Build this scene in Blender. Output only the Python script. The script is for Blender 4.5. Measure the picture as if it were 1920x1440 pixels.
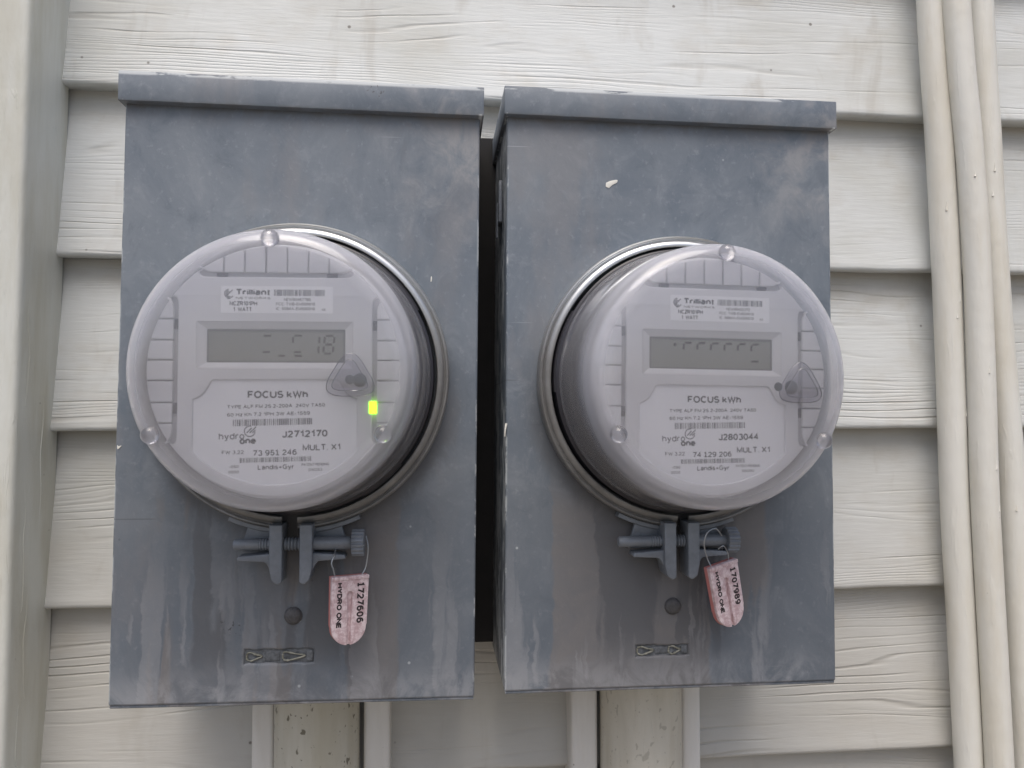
import bpy, bmesh, math, random
from mathutils import Vector, Matrix, noise
random.seed(7)
S = bpy.context.scene
for o in list(bpy.data.objects):
    bpy.data.objects.remove(o)
COL = S.collection
K = 0.001                      # everything below is written in millimetres
BASE = 1500.0                  # height of the picture's middle above the ground
R = math.radians

# ------------------------------------------------------------------ camera
cam_d = bpy.data.cameras.new('camera')
cam = bpy.data.objects.new('camera', cam_d)
COL.objects.link(cam)
yaw, pitch, roll = 0.1018, 0.04007, -0.001615
f_ = Vector((math.sin(yaw)*math.cos(pitch), math.cos(yaw)*math.cos(pitch), math.sin(pitch)))
r0 = Vector((math.cos(yaw), -math.sin(yaw), 0))
u0 = r0.cross(f_)
r_ = math.cos(roll)*r0 + math.sin(roll)*u0
u_ = -math.sin(roll)*r0 + math.cos(roll)*u0
m = Matrix((r_, u_, -f_)).transposed().to_4x4()
m.translation = Vector((0, -576.3, BASE))*K
cam.matrix_world = m
cam_d.sensor_width = 36
cam_d.lens = 36*1423/1920
cam_d.clip_start = 0.01
cam_d.clip_end = 3000
S.camera = cam

# ------------------------------------------------------------------ light
ELEV, AZ = 66.0, 190.0         # bright overcast, light from high in front of the wall
w = bpy.data.worlds.new('World')
S.world = w
w.use_nodes = True
nt = w.node_tree
sky = nt.nodes.new('ShaderNodeTexSky')
sky.sky_type = 'NISHITA'
sky.sun_disc = False
sky.sun_elevation = R(ELEV)
sky.sun_rotation = R(AZ)
sky.air_density = 1.0
sky.dust_density = 5.0
sky.ozone_density = 1.0
bg = nt.nodes['Background']
nt.links.new(sky.outputs[0], bg.inputs[0])
bg.inputs[1].default_value = 0.125
sd = bpy.data.lights.new('sun', 'SUN')
sd.energy = 1.5
sd.angle = R(44)
sd.color = (1.0, 0.985, 0.96)
sun = bpy.data.objects.new('sun', sd)
COL.objects.link(sun)
az = R(AZ)
sv = Vector((math.sin(az)*math.cos(R(ELEV)), math.cos(az)*math.cos(R(ELEV)), math.sin(R(ELEV))))
sun.rotation_euler = sv.to_track_quat('Z', 'Y').to_euler()
sun.location = (0, -2, 4)
S.view_settings.view_transform = 'Standard'
S.view_settings.look = 'None'
S.view_settings.gamma = 1.0
S.view_settings.exposure = 0.36
S.cycles.max_bounces = 14
S.cycles.transmission_bounces = 12
S.cycles.transparent_max_bounces = 12
S.cycles.use_denoising = True
S.cycles.sample_clamp_indirect = 6.0

# ------------------------------------------------------------------ helpers
class Mat:
    def __init__(s, name):
        s.m = bpy.data.materials.new(name)
        s.m.use_nodes = True
        s.t = s.m.node_tree
        s.p = s.t.nodes['Principled BSDF']
        s.out = s.t.nodes['Material Output']
        s._o = None
    def n(s, typ, props=None, **inp):
        nd = s.t.nodes.new(typ)
        for k, v in (props or {}).items():
            setattr(nd, k, v)
        for k, v in inp.items():
            key = int(k[1:]) if k[0] == 'i' and k[1:].isdigit() else k.replace('_', ' ')
            s.put(nd.inputs[key], v)
        return nd
    def put(s, sock, v):
        if isinstance(v, bpy.types.NodeSocket):
            s.t.links.new(v, sock)
        else:
            if sock.type == 'RGBA' and len(v) == 3:
                v = (*v, 1)
            sock.default_value = v
    def obj(s):
        if s._o is None:
            s._o = s.n('ShaderNodeTexCoord').outputs['Object']
        return s._o
    def math(s, op, a, b=0.0, c=0.0, clamp=False):
        return s.n('ShaderNodeMath', {'operation': op, 'use_clamp': clamp}, i0=a, i1=b, i2=c).outputs[0]
    def xyz(s, v=None):
        nd = s.n('ShaderNodeSeparateXYZ', i0=v or s.obj())
        return nd.outputs
    def scaled(s, sc, off=(0, 0, 0), v=None):
        return s.n('ShaderNodeMapping', i0=v or s.obj(), Location=off, Scale=sc).outputs[0]
    def noise(s, sc, detail=3.0, rough=0.55, dist=0.0, off=(0, 0, 0), v=None):
        return s.n('ShaderNodeTexNoise', Vector=s.scaled(sc, off, v), Scale=1.0, Detail=detail, Roughness=rough, Distortion=dist).outputs[0]
    def ss(s, x, a, b):
        """smoothstep from a to b (a may be above b)"""
        if a < b:
            return s.n('ShaderNodeMapRange', {'interpolation_type': 'SMOOTHSTEP'}, Value=x, From_Min=a, From_Max=b, To_Min=0.0, To_Max=1.0).outputs[0]
        return s.n('ShaderNodeMapRange', {'interpolation_type': 'SMOOTHSTEP'}, Value=x, From_Min=b, From_Max=a, To_Min=1.0, To_Max=0.0).outputs[0]
    def mix(s, fac, a, b, mode='MIX'):
        nd = s.n('ShaderNodeMix', {'data_type': 'RGBA', 'blend_type': mode})
        s.put(nd.inputs[0], fac); s.put(nd.inputs[6], a); s.put(nd.inputs[7], b)
        return nd.outputs[2]
    def bump(s, h, dist, strength=1.0, prev=None):
        nd = s.n('ShaderNodeBump', Height=h, Distance=dist, Strength=strength)
        if prev is not None:
            s.put(nd.inputs['Normal'], prev)
        return nd.outputs[0]
    def set(s, **kw):
        for k, v in kw.items():
            s.put(s.p.inputs[k.replace('_', ' ')], v)
        return s
    def offset_by_random(s):
        r = s.n('ShaderNodeObjectInfo').outputs['Random']
        nd = s.n('ShaderNodeVectorMath', {'operation': 'ADD'}, i0=s.n('ShaderNodeTexCoord').outputs['Object'],
                 i1=s.n('ShaderNodeCombineXYZ', i0=s.math('MULTIPLY', r, 37.0), i1=s.math('MULTIPLY', r, 11.0), i2=0.0).outputs[0])
        s._o = nd.outputs[0]
        return s

def simple(name, col, rough=0.5, metal=0.0, spec=0.5, var=0.12, sc=60.0, bump=0.0, bsc=300.0):
    M = Mat(name)
    n1 = M.noise((sc, sc, sc), 4)
    lo = tuple(max(0, c*(1-2*var)) for c in col); hi = tuple(min(1, c*(1+2*var)) for c in col)
    M.set(Base_Color=M.mix(n1, lo, hi), Roughness=rough, Metallic=metal, Specular_IOR_Level=spec)
    if bump:
        M.set(Normal=M.bump(M.noise((bsc, bsc, bsc), 3), bump))
    return M.m

def link(name, me, mat=None, parent=None, loc=(0, 0, 0), rot=(0, 0, 0)):
    o = bpy.data.objects.new(name, me)
    COL.objects.link(o)
    if mat is not None:
        me.materials.clear(); me.materials.append(mat)
    o.location = Vector(loc)*K
    o.rotation_euler = rot
    if parent is not None:
        o.parent = parent
    return o

def tag(o, label, cat, group=None):
    o['label'] = label; o['category'] = cat
    if group: o['group'] = group
    return o

def thing(name, label, cat, loc=(0, 0, 0), rot=(0, 0, 0), group=None):
    o = bpy.data.objects.new(name, None)
    o.empty_display_size = 0.02
    COL.objects.link(o)
    o.location = Vector((loc[0], loc[1], loc[2]+BASE))*K
    o.rotation_euler = rot
    return tag(o, label, cat, group)

class MB:
    """collects shapes (mm) and becomes one mesh"""
    def __init__(s):
        s.v = []; s.f = []
    def add(s, vs, fs, M=None):
        b = len(s.v)
        for p in vs:
            p = Vector(p)
            s.v.append(M @ p if M is not None else p)
        s.f += [tuple(i+b for i in f) for f in fs]
        return s
    def mesh(s, name, smooth=35, weld=False):
        me = bpy.data.meshes.new(name)
        me.from_pydata([tuple(p*K) for p in s.v], [], s.f)
        bm = bmesh.new(); bm.from_mesh(me)
        if weld:
            bmesh.ops.remove_doubles(bm, verts=bm.verts, dist=1e-6)
        bmesh.ops.recalc_face_normals(bm, faces=bm.faces)
        bm.to_mesh(me); bm.free()
        if smooth:
            me.shade_smooth()
            me.set_sharp_from_angle(angle=R(smooth))
        return me
    def box(s, x0, x1, y0, y1, z0, z1, bev=0.0, seg=2, M=None):
        bm = bmesh.new()
        bmesh.ops.create_cube(bm, size=1.0)
        for v in bm.verts:
            v.co = Vector(((x0+x1)/2+v.co.x*(x1-x0), (y0+y1)/2+v.co.y*(y1-y0), (z0+z1)/2+v.co.z*(z1-z0)))
        if bev:
            bmesh.ops.bevel(bm, geom=list(bm.edges), offset=bev, segments=seg, profile=0.5, affect='EDGES')
        bm.verts.index_update()
        s.add([v.co.copy() for v in bm.verts], [[v.index for v in f.verts] for f in bm.faces], M)
        bm.free()
        return s
    def lathe(s, prof, n=96, a0=0.0, a1=2*math.pi, M=None, closed=False):
        """profile of (radius, height towards the viewer), axis along -Y"""
        full = abs(a1-a0-2*math.pi) < 1e-6
        cols = n if full else n+1
        vs = []; fs = []
        for i in range(cols):
            a = a0+(a1-a0)*i/n
            for (r, h) in prof:
                vs.append((r*math.cos(a), -h, r*math.sin(a)))
        k = len(prof)
        for i in range(n):
            j = (i+1) % cols
            for q in range(k if closed else k-1):
                q2 = (q+1) % k
                fs.append((i*k+q, i*k+q2, j*k+q2, j*k+q))
        if not full and closed:
            fs.append(tuple(range(k))); fs.append(tuple(n*k+q for q in range(k))[::-1])
        return s.add(vs, fs, M)
    def tube(s, pts, rad, n=12, sub=6, cap=True):
        pts = [Vector(p) for p in pts]
        P = []
        for i in range(len(pts)-1):
            p0 = pts[max(i-1, 0)]; p1 = pts[i]; p2 = pts[i+1]; p3 = pts[min(i+2, len(pts)-1)]
            for k in range(sub):
                t = k/sub
                P.append(0.5*((2*p1)+(p2-p0)*t+(2*p0-5*p1+4*p2-p3)*t*t+(3*p1-p0-3*p2+p3)*t**3))
        P.append(pts[-1])
        vs = []; fs = []
        up = Vector((0.13, 1, 0.07))
        for i, p in enumerate(P):
            d = (P[min(i+1, len(P)-1)]-P[max(i-1, 0)]).normalized()
            if abs(d.dot(up.normalized())) > 0.95: up = Vector((1, 0.1, 0))
            a = d.cross(up).normalized(); b = d.cross(a).normalized()
            rr = rad(i/(len(P)-1), p) if callable(rad) else rad
            for k in range(n):
                t = 2*math.pi*k/n
                vs.append(p+(a*math.cos(t)+b*math.sin(t))*rr)
        for i in range(len(P)-1):
            for k in range(n):
                fs.append((i*n+k, i*n+(k+1) % n, (i+1)*n+(k+1) % n, (i+1)*n+k))
        if cap:
            fs.append(tuple(range(n))); fs.append(tuple((len(P)-1)*n+k for k in range(n))[::-1])
        return s.add(vs, fs)
    def from_mesh(s, me, M=None):
        return s.add([v.co for v in me.vertices], [tuple(p.vertices) for p in me.polygons], M)
    def plate(s, outer, h0, h1, holes=(), bev=0.0, bres=2, M=None):
        """flat outline in (x, z), filled and thickened from height h0 to h1 towards the viewer"""
        cu = bpy.data.curves.new('outline', 'CURVE')
        cu.dimensions = '2D'; cu.fill_mode = 'BOTH'
        th = (h1-h0)/2
        cu.extrude = max(th-bev, 0.0)
        cu.bevel_depth = bev; cu.bevel_resolution = bres
        cu.offset = -bev
        for k, pl in enumerate([outer]+list(holes)):
            area = sum(pl[i][0]*pl[(i+1) % len(pl)][1]-pl[(i+1) % len(pl)][0]*pl[i][1] for i in range(len(pl)))
            if (area > 0) != (k == 0):
                pl = pl[::-1]
            sp = cu.splines.new('POLY')
            sp.points.add(len(pl)-1)
            for q, (a, b) in zip(sp.points, pl):
                q.co = (a, b, 0, 1)
            sp.use_cyclic_u = True
        s.from_mesh(curve_mesh(cu), (M or Matrix.Identity(4)) @ Matrix(((1, 0, 0, 0), (0, 0, -1, -(h0+h1)/2), (0, 1, 0, 0), (0, 0, 0, 1))))
        return s

def curve_mesh(cu):
    o = bpy.data.objects.new('tmp', cu)
    COL.objects.link(o)
    dg = bpy.context.evaluated_depsgraph_get()
    me = bpy.data.meshes.new_from_object(o.evaluated_get(dg))
    bpy.data.objects.remove(o)
    bpy.data.curves.remove(cu)
    bm = bmesh.new(); bm.from_mesh(me)
    bmesh.ops.remove_doubles(bm, verts=bm.verts, dist=1e-5)
    bm.to_mesh(me); bm.free()
    return me

# a plain stroke alphabet: capitals are 1 tall; ('a', cx, cz, rx, rz, from, to) is an arc
def _A(cx, cz, rx, rz, a0, a1, n=12):
    return [(cx+rx*math.cos(R(a0+(a1-a0)*i/n)), cz+rz*math.sin(R(a0+(a1-a0)*i/n))) for i in range(n+1)]
_o = _A(.27, .355, .27, .355, 90, 450, 20)
GLYPH = {
 'A': (.74, [[(0, 0), (.37, 1), (.74, 0)], [(.14, .34), (.60, .34)]]),
 'B': (.62, [[(0, 0), (0, 1), (.34, 1)]+_A(.34, .76, .24, .24, 90, -90)+[(0, .52)], [(.34, .52)]+_A(.36, .26, .26, .26, 90, -90)+[(0, 0)]]),
 'C': (.72, [_A(.38, .5, .38, .5, 48, 312, 20)]),
 'D': (.68, [[(0, 0), (0, 1), (.26, 1)]+_A(.26, .5, .42, .5, 90, -90, 16)+[(0, 0)]]),
 'E': (.56, [[(.56, 0), (0, 0), (0, 1), (.56, 1)], [(0, .53), (.50, .53)]]),
 'F': (.54, [[(0, 0), (0, 1), (.54, 1)], [(0, .5), (.46, .5)]]),
 'G': (.76, [_A(.38, .5, .38, .5, 48, 330, 20)+[(.74, .46), (.42, .46)]]),
 'H': (.66, [[(0, 0), (0, 1)], [(.66, 0), (.66, 1)], [(0, .53), (.66, .53)]]),
 'I': (.02, [[(.01, 0), (.01, 1)]]),
 'J': (.46, [[(.46, 1), (.46, .26)]+_A(.23, .25, .23, .25, 0, -170, 10)]),
 'K': (.66, [[(0, 0), (0, 1)], [(.62, 1), (0, .36)], [(.22, .60), (.66, 0)]]),
 'L': (.52, [[(0, 1), (0, 0), (.52, 0)]]),
 'M': (.80, [[(0, 0), (0, 1), (.40, .08), (.80, 1), (.80, 0)]]),
 'N': (.66, [[(0, 0), (0, 1), (.66, 0), (.66, 1)]]),
 'O': (.78, [_A(.39, .5, .39, .5, 90, 450, 24)]),
 'P': (.60, [[(0, 0), (0, 1), (.32, 1)]+_A(.32, .73, .28, .27, 90, -90)+[(0, .46)]]),
 'R': (.64, [[(0, 0), (0, 1), (.34, 1)]+_A(.34, .74, .27, .26, 90, -90)+[(0, .48)], [(.34, .48), (.64, 0)]]),
 'S': (.60, [_A(.30, .75, .27, .25, 30, 250, 12)+_A(.31, .26, .29, .26, 75, -160, 14)]),
 'T': (.64, [[(0, 1), (.64, 1)], [(.32, 1), (.32, 0)]]),
 'U': (.66, [[(0, 1), (0, .33)]+_A(.33, .33, .33, .33, 180, 360, 14)+[(.66, 1)]]),
 'V': (.70, [[(0, 1), (.35, 0), (.70, 1)]]),
 'W': (1.0, [[(0, 1), (.25, 0), (.50, .95), (.75, 0), (1, 1)]]),
 'X': (.68, [[(0, 0), (.68, 1)], [(0, 1), (.68, 0)]]),
 'Y': (.70, [[(0, 1), (.35, .44), (.70, 1)], [(.35, .44), (.35, 0)]]),
 'Z': (.60, [[(0, 1), (.60, 1), (0, 0), (.60, 0)]]),
 '0': (.54, [_A(.27, .5, .27, .5, 90, 450, 24)]),
 '1': (.36, [[(.02, .76), (.22, .86), (.30, 1), (.30, 0)]]),
 '!': (.50, [[(.02, .84), (.26, 1), (.26, 0)], [(.02, 0), (.50, 0)]]),
 '2': (.54, [_A(.27, .73, .25, .27, 165, -30, 14)+[(0, 0), (.54, 0)]]),
 '3': (.54, [_A(.27, .75, .23, .25, 155, -80, 12), _A(.27, .26, .27, .27, 80, -155, 14)]),
 '4': (.56, [[(.42, 0), (.42, 1), (0, .32), (.56, .32)]]),
 '5': (.54, [[(.50, 1), (.10, 1), (.05, .52)]+_A(.26, .31, .28, .31, 130, -155, 16)]),
 '6': (.54, [_A(.27, .31, .27, .31, 90, 450, 20), [(.005, .33)]+_A(.30, .50, .295, .5, 180, 52, 12)]),
 '7': (.54, [[(0, 1), (.54, 1), (.18, 0)]]),
 '8': (.54, [_A(.27, .76, .23, .24, -90, 270, 18), _A(.27, .27, .27, .27, 90, 450, 20)]),
 '9': (.54, [_A(.27, .69, .27, .31, 90, 450, 20), [(.535, .67)]+_A(.24, .50, .295, .5, 0, -128, 12)]),
 '.': (.06, [[(.03, -.06), (.03, .08)]]),
 ',': (.06, [[(.05, .08), (.0, -.16)]]),
 ':': (.06, [[(.03, -.04), (.03, .08)], [(.03, .5), (.03, .62)]]),
 '-': (.32, [[(0, .36), (.32, .36)]]),
 '+': (.54, [[(0, .40), (.54, .40)], [(.27, .13), (.27, .67)]]),
 'a': (.50, [_A(.24, .52, .22, .19, 160, 0, 10)+[(.47, 0)], _A(.23, .20, .23, .20, 85, 275, 12)+[(.36, .06), (.46, .20)], [(.22, .40), (.46, .44)]]),
 'd': (.54, [_o, [(.54, 1), (.54, 0)]]),
 'e': (.54, [[(.01, .37), (.54, .37)]+_A(.27, .355, .27, .355, 5, 320, 20)]),
 'h': (.50, [[(0, 0), (0, 1)], [(0, .42)]+_A(.25, .46, .25, .25, 180, 0, 12)+[(.50, 0)]]),
 'i': (.02, [[(.01, 0), (.01, .71)], [(.01, .88), (.01, 1)]]),
 'k': (.50, [[(0, 0), (0, 1)], [(.46, .70), (0, .26)], [(.18, .44), (.50, 0)]]),
 'l': (.02, [[(.01, 0), (.01, 1)]]),
 'n': (.50, [[(0, 0), (0, .71)], [(0, .42)]+_A(.25, .46, .25, .25, 180, 0, 12)+[(.50, 0)]]),
 'o': (.54, [_o]),
 'r': (.30, [[(0, 0), (0, .71)], [(0, .42)]+_A(.26, .44, .26, .27, 180, 75, 8)]),
 's': (.44, [_A(.22, .53, .19, .18, 30, 250, 10)+_A(.22, .18, .21, .18, 75, -160, 12)]),
 't': (.30, [[(.13, .95), (.13, .14)]+_A(.25, .14, .12, .14, 180, 280, 6), [(0, .70), (.30, .70)]]),
 'y': (.50, [[(0, .71), (.26, .02)], [(.50, .71), (.22, -.17), (.14, -.27), (.02, -.27)]]),
 'z': (.44, [[(0, .71), (.44, .71), (0, 0), (.44, 0)]]),
}
def strip_into(mb, pts, wd, h, M=None):
    """one inked stroke of even width, mitred at its bends"""
    pts = [Vector(p) for p in pts]
    q = [pts[0]]
    for p in pts[1:]:
        if (p-q[-1]).length > 1e-4: q.append(p)
    closed = len(q) > 3 and (q[0]-q[-1]).length < 1e-3
    if closed: q.pop()
    n = len(q)
    if n < 2: return
    vs = []
    for i in range(n):
        a = q[i-1] if (i > 0 or closed) else None
        b = q[(i+1) % n] if (i < n-1 or closed) else None
        d0 = (q[i]-a).normalized() if a is not None else (b-q[i]).normalized()
        d1 = (b-q[i]).normalized() if b is not None else d0
        n0 = Vector((-d0.y, d0.x)); n1 = Vector((-d1.y, d1.x))
        nn = n0+n1
        nn = nn.normalized() if nn.length > 1e-3 else n0
        k = wd/2/max(0.45, nn.dot(n0))
        vs += [(q[i].x-nn.x*k, -h, q[i].y-nn.y*k), (q[i].x+nn.x*k, -h, q[i].y+nn.y*k)]
    m_ = n if closed else n-1
    mb.add(vs, [(2*i, 2*((i+1) % n), 2*((i+1) % n)+1, 2*i+1) for i in range(m_)], M)
def text_into(mb, s, x0, x1, z, cap, h, bold=0.012, tilt=0.0, M=None, gap=0.26):
    """flat lettering from x0 to x1 with its baseline at z, capitals `cap` tall, at height h"""
    sw = (0.165+bold*2.2)*cap
    cx = 0.0; lines = []
    for ch in s:
        if ch == ' ':
            cx += 0.36; continue
        wd, pls = GLYPH[ch]
        for pl in pls:
            lines.append([(cx+a, b) for a, b in pl])
        cx += wd+gap
    tot = cx-gap
    zc = cap-sw                       # centre lines run inside the letter height
    sx = (x1-x0-sw)/tot
    xm = (x0+x1)/2
    c, s_ = math.cos(tilt), math.sin(tilt)
    for k, pl in enumerate(lines):
        out = []
        for a, b in pl:
            dx = x0+sw/2+a*sx-xm; dz = sw/2+b*zc
            out.append((xm+dx*c-dz*s_, z+dx*s_+dz*c))
        strip_into(mb, out, sw, h+0.004*(k % 3), M)
def quad_into(mb, x0, x1, z0, z1, h, tilt=0.0, M=None):
    xm, zm = (x0+x1)/2, (z0+z1)/2
    c, s_ = math.cos(tilt), math.sin(tilt)
    vs = [(xm+(x-xm)*c-(z-zm)*s_, -h, zm+(x-xm)*s_+(z-zm)*c) for x, z in ((x0, z0), (x1, z0), (x1, z1), (x0, z1))]
    mb.add(vs, [(0, 1, 2, 3)], M)
def barcode_into(mb, x0, x1, z0, z1, h, rnd, groups, tilt=0.0):
    n = groups*3
    x = x0; step = (x1-x0)/n
    for i in range(n):
        wd = step*rnd.choice((0.35, 0.45, 0.6, 0.75))
        xx = x0+i*step
        dz = (xx-(x0+x1)/2)*math.tan(tilt)
        quad_into(mb, xx, xx+wd, z0+dz, z1+dz, h)
def stroke_into(mb, pts, wd, h):
    strip_into(mb, pts, wd, h)
def arc(cx, cz, r, a0, a1, n=24):
    return [(cx+r*math.cos(R(a0+(a1-a0)*i/n)), cz+r*math.sin(R(a0+(a1-a0)*i/n))) for i in range(n+1)]
def round_poly(pts, rads, n=5):
    out = []
    k = len(pts)
    for i in range(k):
        p = Vector(pts[i]); a = Vector(pts[i-1]); b = Vector(pts[(i+1) % k])
        r = rads[i] if isinstance(rads, (list, tuple)) else rads
        if r <= 0:
            out.append(tuple(p)); continue
        d0 = (a-p).normalized(); d1 = (b-p).normalized()
        ang = d0.angle(d1); t = min(r/math.tan(ang/2), (a-p).length*0.49, (b-p).length*0.49)
        p0 = p+d0*t; p1 = p+d1*t
        for j in range(n+1):
            q = j/n
            out.append(tuple(p0*(1-q)**2+p*2*q*(1-q)+p1*q*q))
    return out

# ------------------------------------------------------------------ materials
def siding_material():
    M = Mat('painted_siding')
    z0 = M.xyz()[2]
    M.offset_by_random()
    x, y, z = M.xyz()
    # wood grain: wavy lines that come and go
    warp = M.noise((2.2, 1, 13), 2, 0.45)
    warp2 = M.noise((6, 1, 60), 2, 0.5, off=(3, 0, 1))
    v = M.math('ADD', M.math('MULTIPLY', z, 120.0), M.math('ADD', M.math('MULTIPLY', warp, 8.0), M.math('MULTIPLY', warp2, 1.7)))
    tri = M.math('ABSOLUTE', M.math('SUBTRACT', M.math('FRACT', v), 0.5))
    groove = M.ss(tri, 0.17, 0.0)
    msk = M.math('MULTIPLY', M.ss(M.noise((4.5, 1, 34), 3, 0.6, off=(7, 0, 3)), 0.44, 0.66), M.ss(M.noise((2.4, 1, 9), 2, 0.5, off=(4, 0, 8)), 0.33, 0.50))
    v2 = M.math('ADD', M.math('MULTIPLY', z, 330.0), M.math('ADD', M.math('MULTIPLY', warp, 16.0), M.math('MULTIPLY', warp2, 5.0)))
    tri2 = M.math('ABSOLUTE', M.math('SUBTRACT', M.math('FRACT', v2), 0.5))
    groove2 = M.ss(tri2, 0.3, 0.0)
    msk2 = M.ss(M.noise((3.5, 1, 26), 3, 0.6, off=(1, 0, 9)), 0.46, 0.72)
    h = M.math('ADD', M.math('MULTIPLY', M.math('MULTIPLY', groove, msk), -1.0), M.math('MULTIPLY', M.math('MULTIPLY', groove2, msk2), -0.4))
    fine = M.noise((40, 40, 420), 4, 0.6)
    nb = M.bump(h, 0.00058)
    nb = M.bump(fine, 0.00026, prev=nb)
    nb = M.bump(M.noise((12, 1, 14), 2), 0.002, 0.5, prev=nb)
    # paint colour with grime
    g1 = M.noise((5, 5, 9), 5, 0.6, off=(2, 0, 0))
    g2 = M.noise((22, 22, 30), 4, 0.6)
    col = M.mix(M.ss(g1, 0.42, 0.75), (0.61, 0.626, 0.617), (0.505, 0.51, 0.478))
    col = M.mix(M.math('MULTIPLY', M.ss(g2, 0.48, 0.75), 0.45), col, (0.50, 0.48, 0.43))
    lap_shade = M.math('MULTIPLY', M.ss(M.math('ADD', z0, M.math('MULTIPLY', M.math('SUBTRACT', g2, 0.5), 0.05)), 0.088, 0.122), 0.5)   # shade under the lap above, painted into the board colour
    col = M.mix(lap_shade, col, (0.40, 0.37, 0.31))
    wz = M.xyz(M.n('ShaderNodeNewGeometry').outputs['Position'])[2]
    low = M.ss(wz, 1.62, 1.20)         # lower boards darker: dirt, and the wall's light falloff painted in
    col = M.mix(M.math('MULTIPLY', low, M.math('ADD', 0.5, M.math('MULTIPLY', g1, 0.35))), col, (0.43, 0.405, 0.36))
    col = M.mix(M.math('MULTIPLY', M.math('MULTIPLY', groove, msk), 0.42), col, (0.36, 0.34, 0.30))
    smear = M.math('MULTIPLY', M.ss(M.noise((26, 26, 8), 4, 0.65, dist=0.5, off=(6, 0, 6)), 0.56, 0.72), 0.35)
    col = M.mix(smear, col, (0.36, 0.335, 0.29))
    spk = M.ss(M.n('ShaderNodeTexVoronoi', Vector=M.scaled((34, 34, 34)), Scale=1.0).outputs['Distance'], 0.06, 0.03)
    col = M.mix(M.math('MULTIPLY', spk, 0.75), col, (0.10, 0.085, 0.065))
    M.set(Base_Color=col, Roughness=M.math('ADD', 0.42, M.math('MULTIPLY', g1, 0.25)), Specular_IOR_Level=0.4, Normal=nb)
    return M.m

def pvc_material(name, c0, c1, stain=(0.42, 0.39, 0.28), st=0.35, specks=0.0, rough=0.4):
    M = Mat(name).offset_by_random()
    g1 = M.noise((40, 40, 7), 5, 0.6)
    g2 = M.noise((70, 70, 9), 4, 0.6, dist=0.3)
    col = M.mix(M.ss(g1, 0.35, 0.7), c0, c1)
    col = M.mix(M.math('MULTIPLY', M.ss(g2, 0.45, 0.85), M.math('MULTIPLY', st, 0.8)), col, stain)
    if specks:
        sp = M.noise((150, 150, 105), 2, 0.6, dist=0.4, off=(5, 2, 1))
        sp2 = M.noise((330, 330, 260), 2, 0.6, off=(1, 2, 7))
        k = M.math('MAXIMUM', M.ss(sp, 0.64, 0.68), M.math('MULTIPLY', M.ss(sp2, 0.66, 0.71), 0.8))
        col = M.mix(M.math('MULTIPLY', k, specks), col, (0.12, 0.105, 0.07))
    sp3 = M.n('ShaderNodeTexVoronoi', Vector=M.scaled((75, 75, 75), (4, 1, 2)), Scale=1.0).outputs['Distance']
    col = M.mix(M.math('MULTIPLY', M.math('MULTIPLY', M.ss(sp3, 0.07, 0.035), M.ss(g1, 0.5, 0.6)), 0.6), col, (0.16, 0.14, 0.11))
    drip = M.noise((210, 210, 26), 3, 0.55, dist=1.2)
    nb = M.bump(M.ss(drip, 0.60, 0.68), 0.0004, 0.35)
    nb = M.bump(M.noise((70, 70, 50), 3), 0.0012, 0.5, prev=nb)
    M.set(Base_Color=col, Roughness=M.math('ADD', rough, M.math('MULTIPLY', g2, 0.2)), Normal=nb)
    return M.m

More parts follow.
